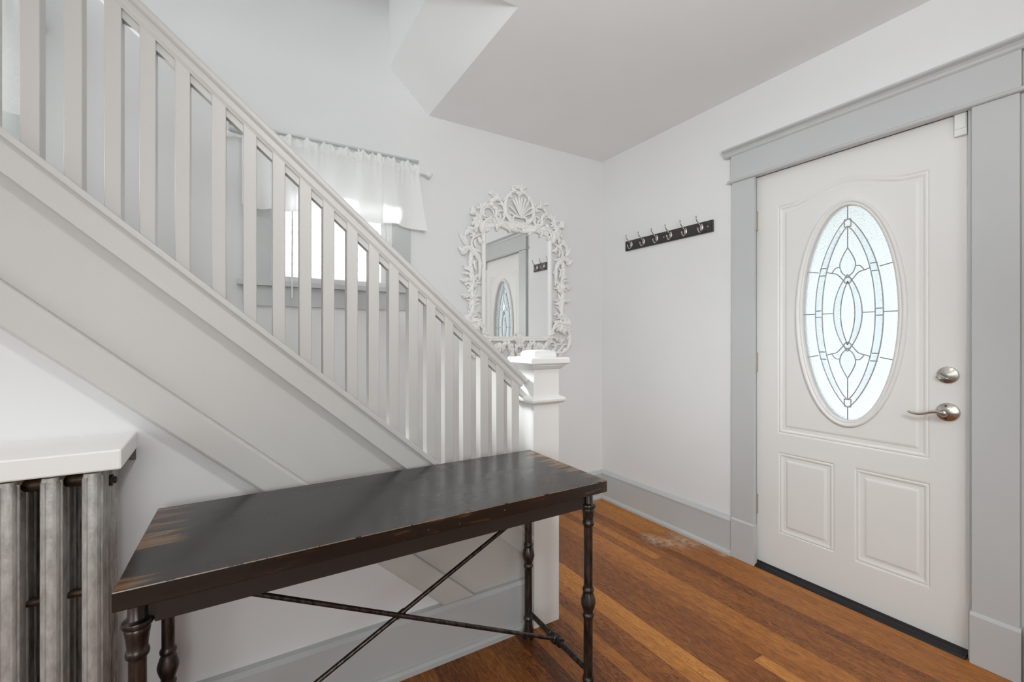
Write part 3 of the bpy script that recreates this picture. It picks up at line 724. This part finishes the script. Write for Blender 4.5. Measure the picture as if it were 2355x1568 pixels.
# ================================================================= CARVED MIRROR
mir = empty('wall_mirror', (-.752, 0, 1.04), 'white carved baroque mirror hanging on the back wall beyond the newel post', 'mirror')
CX, CZ = -.752, 1.56
gx0, gx1, gz0, gz1 = -.995, -.509, 1.205, 1.93
def archtop(x, r):      # inner opening: square shoulders, low arch
    return 1.905+r+.045*math.cos(min(1, abs(x-CX)/.20)*math.pi/2)
MB().box(gx0-.012, gx1+.012, -.016, -.012, gz0-.012, 1.965).build('mirror_glass', M['mirror'], mir)
fr = MB()
def strip_v(x, s_):
    fr.prism([(x, -.004), (x+s_*.030, -.004), (x+s_*.030, -.022), (x+s_*.022, -.030), (x+s_*.012, -.032), (x+s_*.004, -.027), (x, -.020)], 1.185, 1.900, 'z')
strip_v(gx0, -1); strip_v(gx1, 1)
fr.prism([(-.004, gz0), (-.020, gz0), (-.027, gz0-.004), (-.032, gz0-.010), (-.026, gz0-.014), (-.030, gz0-.020), (-.030, gz0-.026), (-.022, gz0-.032), (-.004, gz0-.032)], gx0-.030, gx1+.030, 'x')
# arched head: solid web behind the carving, follows the arch
top_in = [(gx0+(gx1-gx0)*i/24, 0) for i in range(25)]
pi = [(x, 1.898+.020*math.cos((x-CX)/.243*math.pi/2)+.006*math.cos((x-CX)/.243*math.pi*3)) for x, _ in top_in]
po = [(x, z+.040) for x, z in pi]
for i in range(24):
    a, b, c, d = pi[i], pi[i+1], po[i+1], po[i]
    fr.add([(a[0], -.024, a[1]), (b[0], -.024, b[1]), (c[0], -.028, c[1]), (d[0], -.028, d[1]), (a[0], -.004, a[1]), (b[0], -.004, b[1]), (c[0], -.004, c[1]), (d[0], -.004, d[1])],
           [(0,1,2,3), (4,7,6,5), (0,4,5,1), (2,6,7,3)])
fr.build('inner_frame', M['carved'], mir, bev=.001)
STROKES=[('M',6.0,9.0,[(8,573),(11,594),(-12,605),(-44,598),(-81,565),(-100,524),(-105,482),(-95,442),(-69,409),(-39,388)]),
('C',5.0,4.0,[(20,602),(10,630),(-15,643),(-42,631),(-52,621)]),
('C',6.0,2.0,[(20,602),(19,636),(27,663)]),
('C',6.0,3.0,[(27,606),(40,635),(65,640)]),
('C',8.0,6.0,[(5,617),(20,623),(40,614)]),
('C',6.0,4.0,[(-5,623),(-20,629),(-30,619)]),
('C',3.0,6.5,[(8,440),(-25,503),(-54,544)]),
('C',3.0,6.5,[(9,440),(-10,505),(-30,558)]),
('C',3.0,6.5,[(11,441),(3,507),(-4,567)]),
('C',3.0,6.5,[(14,441),(17,509),(22,571)]),
('C',3.0,6.5,[(17,441),(32,511),(50,569)]),
('C',3.0,6.5,[(20,442),(50,506),(78,557)]),
('C',3.0,6.0,[(5,436),(-34,472),(-71,496),(-83,496)]),
('C',3.0,6.0,[(0,435),(-44,450),(-85,456)]),
('C',3.0,6.0,[(22,440),(65,491),(111,519)]),
('C',3.0,6.0,[(25,438),(65,461),(109,480)]),
('M',5.0,6.0,[(-39,388),(-49,415),(-39,436),(-15,437),(10,434)]),
('M',6.0,5.0,[(-64,409),(-76,428),(-73,445)]),
('M',6.0,4.0,[(-42,387),(-34,397),(-15,399),(-5,384),(-20,369),(-34,376),(-25,385)]),
('M',8.0,3.0,[(-168,440),(-172,411),(-150,395),(-121,405),(-107,436),(-112,477),(-126,512),(-154,532),(-182,544),(-203,552),(-206,582)]),
('M',5.0,5.0,[(-168,415),(-159,429),(-145,431),(-140,415),(-154,407)]),
('M',8.0,4.0,[(-145,521),(-168,526),(-192,522),(-206,507),(-196,501)]),
('M',6.0,2.0,[(-159,535),(-166,554),(-159,570)]),
('M',6.0,6.0,[(-196,554),(-217,558),(-224,563)]),
('M',6.0,3.0,[(-126,491),(-140,501),(-159,494)]),
('M',5.0,5.0,[(-117,460),(-136,461),(-150,455),(-150,443)]),
('M',8.0,5.0,[(-175,414),(-171,448),(-182,474),(-215,482),(-256,471),(-278,448),(-285,419),(-274,396),(-242,393)]),
('M',4.0,4.0,[(-187,413),(-192,445),(-215,465),(-247,461),(-269,437),(-269,413)]),
('M',6.0,6.0,[(-242,409),(-260,410),(-265,426),(-247,436)]),
('M',5.5,5.5,[(-296,451),(-305,460),(-301,444)]),
('M',5.5,5.5,[(-283,467),(-278,478),(-269,477)]),
('M',5.5,5.5,[(-260,479),(-251,489),(-240,488)]),
('M',5.5,5.5,[(-229,490),(-212,490),(-201,488)]),
('M',5.5,5.5,[(-192,479),(-182,476),(-175,463)]),
('M',12.0,7.0,[(-343,407),(-345,414),(-336,423),(-319,422),(-301,409)]),
('M',10.0,5.0,[(-314,423),(-296,401),(-294,370),(-305,340),(-327,318),(-354,310),(-373,316),(-371,328)]),
('M',8.0,4.0,[(-296,377),(-314,387),(-332,380),(-336,372)]),
('M',8.0,4.0,[(-301,349),(-319,358),(-341,355),(-343,343)]),
('M',8.0,7.0,[(-269,301),(-274,324),(-265,358),(-238,385),(-206,394),(-182,385),(-168,370)]),
('M',6.0,6.0,[(-238,321),(-251,335),(-242,361),(-219,376),(-201,374)]),
('M',8.0,8.0,[(-242,312),(-229,326),(-242,336)]),
('M',10.0,6.0,[(-178,369),(-159,355),(-145,361),(-168,354)]),
('M',9.0,6.0,[(-159,372),(-131,371),(-102,354),(-64,347),(-20,342),(8,345)]),
('M',6.0,5.0,[(-140,366),(-112,382),(-73,387),(-39,375),(-10,366)]),
('M',9.0,9.0,[(-278,380),(-287,347),(-278,316),(-260,294)]),
('M',4.0,9.0,[(-429,293),(-416,259),(-393,223),(-358,195),(-323,175),(-296,138),(-290,75),(-292,-5)]),
('M',9.0,9.0,[(-406,261),(-393,239),(-375,209)]),
('M',8.0,6.0,[(-391,262),(-380,291),(-349,295),(-327,286),(-341,272),(-354,279)]),
('M',5.0,5.0,[(-384,240),(-388,271),(-371,284)]),
('M',5.0,6.0,[(-274,292),(-301,281),(-336,257),(-349,224),(-336,194),(-301,181),(-278,176)]),
('M',7.0,7.0,[(-305,265),(-292,258),(-283,239),(-296,234)]),
('M',6.0,4.0,[(-314,256),(-327,234),(-314,204),(-319,215)]),
('M',11.0,6.0,[(-380,166),(-406,159),(-408,178),(-388,192),(-358,187),(-332,162)]),
('M',9.0,7.0,[(-358,172),(-349,141),(-358,109),(-349,70),(-332,5)]),
('M',6.0,5.0,[(-314,116),(-332,107),(-327,80),(-319,56)]),
('M',8.0,8.0,[(-345,165),(-314,152),(-301,122)]),
('M',8.0,3.0,[(-341,31),(-358,57),(-384,79),(-410,82)]),
('M',8.0,3.0,[(-334,5),(-358,30),(-384,40),(-412,30)]),
('M',6.0,3.0,[(-354,54),(-384,63),(-406,65)]),
('M',7.0,3.0,[(-327,8),(-305,30),(-278,24)]),
('M',9.0,9.0,[(-343,46),(-337,9),(-343,-37),(-347,-75),(-341,-120),(-339,-166),(-347,-208),(-372,-242),(-405,-260)]),
('M',9.0,5.0,[(-343,-26),(-364,-5),(-389,-1),(-409,-15),(-401,-22)]),
('M',7.0,3.0,[(-345,-45),(-364,-27),(-384,-25),(-393,-35)]),
('M',6.0,3.0,[(-347,-68),(-362,-53),(-376,-47)]),
('M',9.0,5.0,[(-341,-132),(-355,-106),(-380,-98),(-399,-110),(-389,-119)]),
('M',7.0,3.0,[(-341,-151),(-360,-129),(-380,-126)]),
('M',6.0,3.0,[(-343,-173),(-355,-151),(-368,-140)]),
('M',8.0,3.0,[(-345,-211),(-351,-185),(-372,-167)]),
('M',7.0,3.0,[(-355,-227),(-364,-204),(-372,-197)]),
('M',8.0,4.0,[(-343,-60),(-326,-32),(-301,-19),(-275,-21)]),
('M',7.0,3.0,[(-339,-18),(-322,10),(-292,27),(-271,31)]),
('M',8.0,4.0,[(-341,-109),(-326,-82),(-313,-51)]),
('M',8.0,4.0,[(-339,-150),(-322,-116),(-301,-103),(-275,-106)]),
('M',6.0,4.0,[(-338,-166),(-313,-130),(-281,-129)]),
('M',6.0,4.0,[(-338,-181),(-322,-161),(-301,-149),(-292,-141)]),
('M',7.0,3.0,[(-343,-219),(-318,-203),(-292,-198),(-275,-213)]),
('M',6.0,3.0,[(-347,-234),(-322,-226),(-296,-229)]),
('M',10.0,6.0,[(-384,-257),(-397,-250),(-407,-258),(-393,-269),(-364,-268),(-322,-260),(-292,-267),(-271,-290),(-264,-324),(-279,-347)]),
('M',8.0,5.0,[(-380,-280),(-360,-291),(-334,-294),(-343,-310),(-355,-302)]),
('M',7.0,5.0,[(-330,-283),(-309,-290),(-309,-309),(-326,-313)]),
('M',9.0,8.0,[(290,-260),(311,-256),(359,-259),(396,-284),(421,-323),(426,-370),(415,-422),(380,-460),(327,-470),(269,-465),(228,-441),(217,-412),(243,-391),(279,-387)]),
('M',10.0,6.0,[(311,-298),(311,-277),(332,-264),(369,-272)]),
('M',10.0,6.0,[(343,-327),(337,-302),(359,-285),(391,-293)]),
('M',9.0,5.0,[(380,-340),(364,-319),(380,-310),(413,-323)]),
('M',5.0,5.0,[(424,-344),(435,-370),(424,-396)]),
('M',5.0,4.0,[(243,-425),(248,-399),(285,-395),(290,-417),(264,-412)]),
('M',6.0,4.0,[(264,-458),(290,-442),(311,-412),(343,-408),(364,-383),(391,-392)]),
('M',6.0,4.0,[(311,-463),(343,-443),(369,-413),(407,-409)]),
('M',7.0,4.0,[(353,-400),(337,-383),(364,-370),(396,-379)]),
('M',9.0,6.0,[(197,-374),(238,-366),(279,-362),(321,-370),(353,-387)]),
('M',9.0,8.0,[(238,-353),(269,-336),(285,-332)]),
('M',9.0,9.0,[(207,-383),(223,-366),(248,-357)]),
('M',9.0,5.0,[(147,-403),(172,-424),(202,-445),(223,-458)]),
('M',8.0,4.0,[(217,-424),(187,-441),(162,-453),(157,-436)]),
('M',9.0,9.0,[(177,-445),(192,-449),(207,-453)]),
('M',8.0,7.0,[(68,-419),(92,-403),(122,-403),(142,-420),(127,-438),(112,-427)]),
('M',7.0,3.0,[(137,-407),(157,-424),(147,-440)]),
('M',6.0,6.0,[(147,-399),(177,-407),(207,-424)]),
('M',6.0,7.0,[(63,-468),(61,-439),(78,-419),(107,-411)]),
('C',7.0,7.0,[(-21,-466),(-28,-442),(-18,-422),(3,-416),(25,-425),(34,-447),(25,-471),(1,-481),(-21,-466)]),
('C',4.0,7.0,[(1,-418),(-28,-382),(-51,-366)]),
('C',4.0,7.0,[(1,-418),(-18,-378),(-32,-350)]),
('C',4.0,8.0,[(2,-418),(-6,-378),(-13,-336)]),
('C',4.0,8.0,[(3,-418),(5,-378),(8,-334)]),
('C',4.0,7.0,[(5,-418),(20,-378),(29,-346)]),
('C',4.0,7.0,[(8,-418),(34,-386),(53,-366)]),
('M',9.0,11.0,[(-51,-418),(-74,-422),(-65,-446),(-51,-470),(-60,-493),(-83,-491)]),
('M',8.0,8.0,[(-56,-418),(-88,-402),(-116,-406),(-134,-425),(-125,-441)]),
('M',6.0,3.0,[(-102,-406),(-111,-425),(-106,-441)]),
('C',7.0,4.0,[(1,-479),(-13,-495),(-42,-506),(-28,-514)]),
('C',9.0,9.0,[(-9,-499),(-18,-510),(-23,-516)])]
cv = MB(); rnd = random.Random(4)
def stroke(pts, r0, r1, mir_, dep):
    P = []
    for p in pts:
        x = p[0]/1000-.006; z = p[1]/1000
        P.append((x*(-1 if mir_ else 1), 0, z))
    Q = catmull([(CX+.006+p[0], 0, CZ+p[2]) for p in P], 5); m = len(Q); out = []; rad = []
    for i, q in enumerate(Q):
        t = i/(m-1); r = (r0+(r1-r0)*t)/1000*1.48
        r *= (.55+.45*min(1, t*6))*(.45+.55*min(1, (1-t)*7))
        out.append((q.x, -.014-dep-r*.6, q.z)); rad.append(r)
    cv.tube(out, rad, 8, 1.25, (0, 1, 0))
    # acanthus leaflets curling off the outer side of the long scrolls
    if len(pts) >= 4 and max(r0, r1) >= 6.5:
        step = 5
        for i in range(3, m-3, step):
            a0 = Vector(out[i]); tg = (Vector(out[i+1])-Vector(out[i-1])); tg.y = 0
            if tg.length < 1e-5: continue
            tg.normalize(); sd = 1 if (i//step) % 2 else -1
            if mir_: sd = -sd
            nn = Vector((-tg.z, 0, tg.x))*sd; rr0 = rad[i]; ln = rr0*1.75
            lp = [a0+Vector((0, -rr0*.5, 0)), a0+nn*ln*.55+tg*ln*.25+Vector((0, -rr0*.55, 0)), a0+nn*ln*.85+tg*ln*.75+Vector((0, -rr0*.1, 0)), a0+nn*ln*.70+tg*ln*1.15+Vector((0, rr0*.3, 0))]
            cv.tube(catmull(lp, 3), [rr0*(.85-.035*q) for q in range(9)]+[rr0*.3], 8, 1.1, (0, 1, 0))
    # a raised vein so each scroll reads as carved
    if max(r0, r1) > 6.5:
        cv.tube([(a, b-rr_*1.15, c) for (a, b, c), rr_ in zip(out, rad)], [rr_*.38 for rr_ in rad], 6, 1.0, (0, 1, 0))
for k_, r0, r1, pts in STROKES:
    dep = rnd.uniform(0, .010)+(.006 if k_ == 'C' else 0)
    stroke(pts, r0, r1, False, dep)
    if k_ == 'M': stroke(pts, r0, r1, True, dep)
cv.build('carved_scrollwork', M['carved'], mir, sharp=180)

# ================================================================= COAT RACK
rk = empty('coat_rack', (0, -.6, 1.805), 'dark wall-mounted coat rack board with six double hooks', 'coat rack')
M['rack'] = metal('dark_rack_paint', srgb(62, 58, 58), .4, .1, .25, 60, (1, .2, 1), srgb(48, 45, 46))
m = MB().box(-.014, -.001, -.939, -.256, 1.805, 1.873)
m.box(-.0175, -.014, -.931, -.264, 1.812, 1.866)
m.build('board', M['rack'], rk, bev=.002)
for y in (-.282, -.596, -.912):
    MB().lathe([(.0048, 0), (.0042, .0016), (.001, .0026)], (-.0175, y, 1.838), (-1, 0, 0), 12).build('screw', M['copper'], rk)
for i in range(6):
    y = -.319-.1106*i; z = 1.841
    hk = MB().ball((-.0195, y, z), .018, 14, (.22, .62, 1.15))
    hk.tube(catmull([(-.019, y, z+.004), (-.030, y, z+.012), (-.044, y, z+.020), (-.060, y, z+.030), (-.070, y, z+.043), (-.071, y, z+.053)], 5), [.0034]*20+[.0028]*6, 10)
    hk.ball((-.0715, y, z+.054), .0058, 10, (1, 1, 1.25))
    hk.tube(catmull([(-.019, y, z-.006), (-.024, y, z-.022), (-.036, y, z-.030), (-.050, y, z-.024), (-.055, y, z-.012)], 5), .0034, 10)
    ho = hk.build('hook', M['chromedark'], rk)
    MB().ball((-.0555, y, z-.0105), .0050, 10).build('hook_tip', M['copper'], ho, label='copper coloured hook tip')

# ================================================================= CONSOLE TABLE
TH = math.radians(1.0); TX, TY = -1.918, -1.2615; SH = .030
def T(x, y, z):      # table space; the parent empty turns it slightly
    return (TX+x+SH*y, TY+y, z)
tb = empty('console_table', (TX, TY, 0), 'worn black wooden console table with turned dark metal legs and crossed rods', 'table'); tb.rotation_euler = (0, 0, TH)
HX, HY = .5975, .229; TT = .739
LX = .572; LF, LB_ = -.165, .2015
m = MB(); m.box(-HX, HX, -HY, HY, TT-.037, TT)
m.v = [T(*v) for v in m.v]
tt = m.build('tabletop', M['tabletop'], tb, bev=.0022)
m = MB()
AY, AX = .192, .545
m.box(-AX, AX, LF-.008, LF+.010, .640, TT-.037).box(-AX, AX, LB_-.010, LB_+.008, .640, TT-.037)
m.box(-AX-.012, -AX+.008, LF, LB_, .640, TT-.037).box(AX-.008, AX+.012, LF, LB_, .640, TT-.037)
m.v = [T(*v) for v in m.v]
M['apron'] = paint('black_apron_paint', srgb(48, 43, 40), .35, .15, 60, (.2, 1, 1), var=.25)
m.build('apron', M['apron'], tb, bev=.001)
legprof = [(.0105, 0), (.0225, .001), (.0215, .012), (.0180, .040), (.0160, .064), (.0158, .070), (.0185, .072), (.0195, .077), (.0185, .082), (.0155, .085), (.0148, .090),
  (.0148, .272), (.0150, .278), (.0178, .281), (.0190, .286), (.0178, .291), (.0152, .294), (.0160, .300), (.0205, .312), (.0240, .325), (.0243, .331), (.0225, .340), (.0180, .355), (.0158, .361), (.0156, .363),
  (.0182, .365), (.0190, .370), (.0180, .375), (.0150, .378), (.0145, .382), (.0145, .574), (.0150, .578), (.0185, .581), (.0195, .587), (.0182, .593), (.0165, .596), (.0178, .610), (.0196, .624), (.0208, .632), (.0190, .6365),
  (.0235, .639), (.0258, .6445), (.0240, .650), (.0170, .6525), (.0152, .655), (.0152, TT-.038)]
for sx in (-1, 1):
    for sy in (LF, LB_):
        p_ = T(sx*LX, sy, 0)
        MB().lathe(legprof, p_, (0, 0, 1), 28).build('leg', M['dark'], tb, sharp=50)
for sx in (-1, 1):
    a, b, mid = T(sx*LX, LF, .103), T(sx*LX, LB_, .103), T(sx*LX, (LF+LB_)/2, .103)
    sb = MB().tube([a, b], .0095, 14)
    d = (Vector(b)-Vector(a)).normalized()
    so_ = sb.build('stretcher', M['dark'], tb)
    MB().lathe([(.010, -.034), (.0155, -.034), (.0165, -.030), (.0155, -.025), (.0125, -.023), (.013, -.014), (.0175, -.012), (.0195, -.006), (.0195, .006), (.0175, .012), (.013, .014), (.0125, .023), (.0155, .025), (.0165, .030), (.0155, .034), (.010, .034)], mid, d, 24).build('stretcher_knuckle', M['dark'], so_, sharp=50)
YM = (LF+LB_)/2
A0, A1 = T(-LX+.012, YM, .640), T(LX-.012, YM, .108)
B0, B1 = T(LX-.012, YM, .640), T(-LX+.012, YM, .108)
off = Vector((0, .0055, 0))
MB().tube([Vector(A0)-off, Vector(A1)-off], .0066, 12).build('cross_rod', M['dark'], tb)
MB().tube([Vector(B0)+off, Vector(B1)+off], .0066, 12).build('cross_rod', M['dark'], tb)
cm = (Vector(A0)+Vector(A1)+Vector(B0)+Vector(B1))/4
dB = (Vector(B1)-Vector(B0)).normalized()
MB().lathe([(.0062, -.016), (.0085, -.014), (.0090, -.006), (.0090, .006), (.0085, .014), (.0062, .016)], cm+off, dB, 16).build('rod_clamp', M['dark'], tb)

# ================================================================= RADIATOR AND SHELF
ra = empty('radiator', (-2.85, -1.09, 0), 'old silver painted cast iron column radiator under the white shelf at the left', 'radiator')
RY = [-1.182, -1.137, -1.092, -1.047]     # four columns deep
PX = .0672
for s_ in range(6):
    xc = -2.5985-.014-PX*s_
    sec = MB()
    for iy, y in enumerate(RY):
        w = .0165; dpt = .0165
        pr_ = []
        for q in range(16):
            a = 2*math.pi*q/16; c, s2 = math.cos(a), math.sin(a)
            px_ = xc+w*math.copysign(abs(c)**.55, c); py_ = y+dpt*math.copysign(abs(s2)**.75, s2)
            pr_.append((px_, py_))
        lv_ = [(.11, .75), (.135, 1), (.872, 1), (.886, .85)]
        vs = []; fs = []
        for z, k_ in lv_:
            for px_, py_ in pr_: vs.append((xc+(px_-xc)*k_, y+(py_-y)*k_, z))
        for j in range(len(lv_)-1):
            for q in range(16): fs.append((j*16+q, j*16+(q+1) % 16, j*16+16+(q+1) % 16, j*16+16+q))
        fs += [list(range(16)), list(range(48, 64))]
        sec.add(vs, fs, True)
        # raised rib down the front of every column
        sec.tube([(xc-.007, y-dpt*.80, .12), (xc-.007, y-dpt*.80, .878)], .0042, 8)
        sec.tube([(xc+.010, y-dpt*.72, .12), (xc+.010, y-dpt*.72, .878)], .0036, 8)
        sec.tube([(xc+.0155, y, .12), (xc+.0155, y, .878)], .004, 8)
    for zz, hh in ((.845, .030), (.115, .030)):
        pts = [(xc, RY[0]-.010, zz), (xc, RY[-1]+.012, zz)]
        sec.tube(pts, [.0145, .0145], 14)
    so2 = sec.build('section', M['rad'], ra, sharp=50)
    if s_ in (0, 5):
        for y in (RY[0], RY[-1]): MB().tube([(xc, y, .11), (xc, y, .05), (xc, y-.004, .008), (xc, y-.006, 0)], [.013, .011, .013, .016], 10).build('foot', M['rad'], so2)
    if s_ < 5:
        xm = xc-PX/2
        for zz, yy, s3 in ((.864, -1.140, .80), (.115, -1.120, .9), (.60, -1.135, .5)):
            MB().lathe([(.016*s3, -.024), (.019*s3, -.010), (.019*s3, .010), (.016*s3, .024)], (xm, yy, zz), (1, 0, 0), 16).build('connecting_hub', M['radgap'], ra, label='brown unpainted connecting hub')
tp_ = MB().lathe([(.008, 0), (.014, .002), (.014, .008), (.008, .010), (.008, .015), (.005, .016)], (-2.5985, -1.108, .845), (1, 0, 0), 8)
tp_.build('end_plug', M['radgap'], ra)
sh = empty('radiator_shelf', (-2.8, -1.09, .89), 'thick white wooden shelf on top of the silver radiator', 'shelf')
MB().prism([(-3.25, -1.213), (-2.556, -1.213), (-2.566, SY-.0005), (-3.25, SY-.0005)], .892, .938, 'z').build('shelf_board', M['slab'], sh, bev=.004)
for xb2 in (-2.578, -3.055): MB().prism([(-1.19, .892), (-1.19, .887), (-1.06, .884), (SY-.002, .862), (SY-.002, .892)], xb2, xb2+.010, 'x').build('shelf_bracket', M['radgap'], sh)


# ================================================================= CEILING LAMP (above the frame)
cl = empty('ceiling_lamp', (-2.05, -2.05, H-.10), 'round frosted ceiling lamp above the camera', 'ceiling lamp')
MB().lathe([(.16, 0), (.165, .02), (.15, .03), (.05, .035)], (-2.05, -2.05, H-.036), (0, 0, 1), 32).build('canopy', M['chrome'], cl)
MB().lathe([(.01, -.075), (.07, -.068), (.12, -.045), (.15, -.010), (.155, 0)], (-2.05, -2.05, H-.036), (0, 0, 1), 32).build('lamp_shade', M['lampglass'], cl)

# ================================================================= OUTSIDE
nh = empty('neighbor_house', (-1.9, 2.3, -.6), 'white clapboard house seen through the window behind the balusters', 'house')
m = MB()
for i in range(46):
    z = -.6+i*.105
    m.prism([(2.30, z), (2.268, z), (2.294, z+.106), (2.30, z+.106)], -6.5, 2.5, 'x')
m.box(-6.5, 2.5, 2.30, 2.4, -.6, 4.3)
m.build('clapboard_wall', M['siding'], nh)
st('ground', MB().box(-9, 6, .14, 6, -.75, -.6).box(.14, 7, -6, .14, -.75, -.6), M['ground'], 'pale concrete ground outside the house', 'ground')
st('shade_porch', MB().box(.14, 1.9, -3.6, .3, -.6, -.10).box(.14, 2.1, -3.8, .4, 2.45, 2.55), M['ground'], 'unseen porch floor and roof outside the front door', 'shade_porch')  # added floor and roof slabs hold back sky light behind the door glass
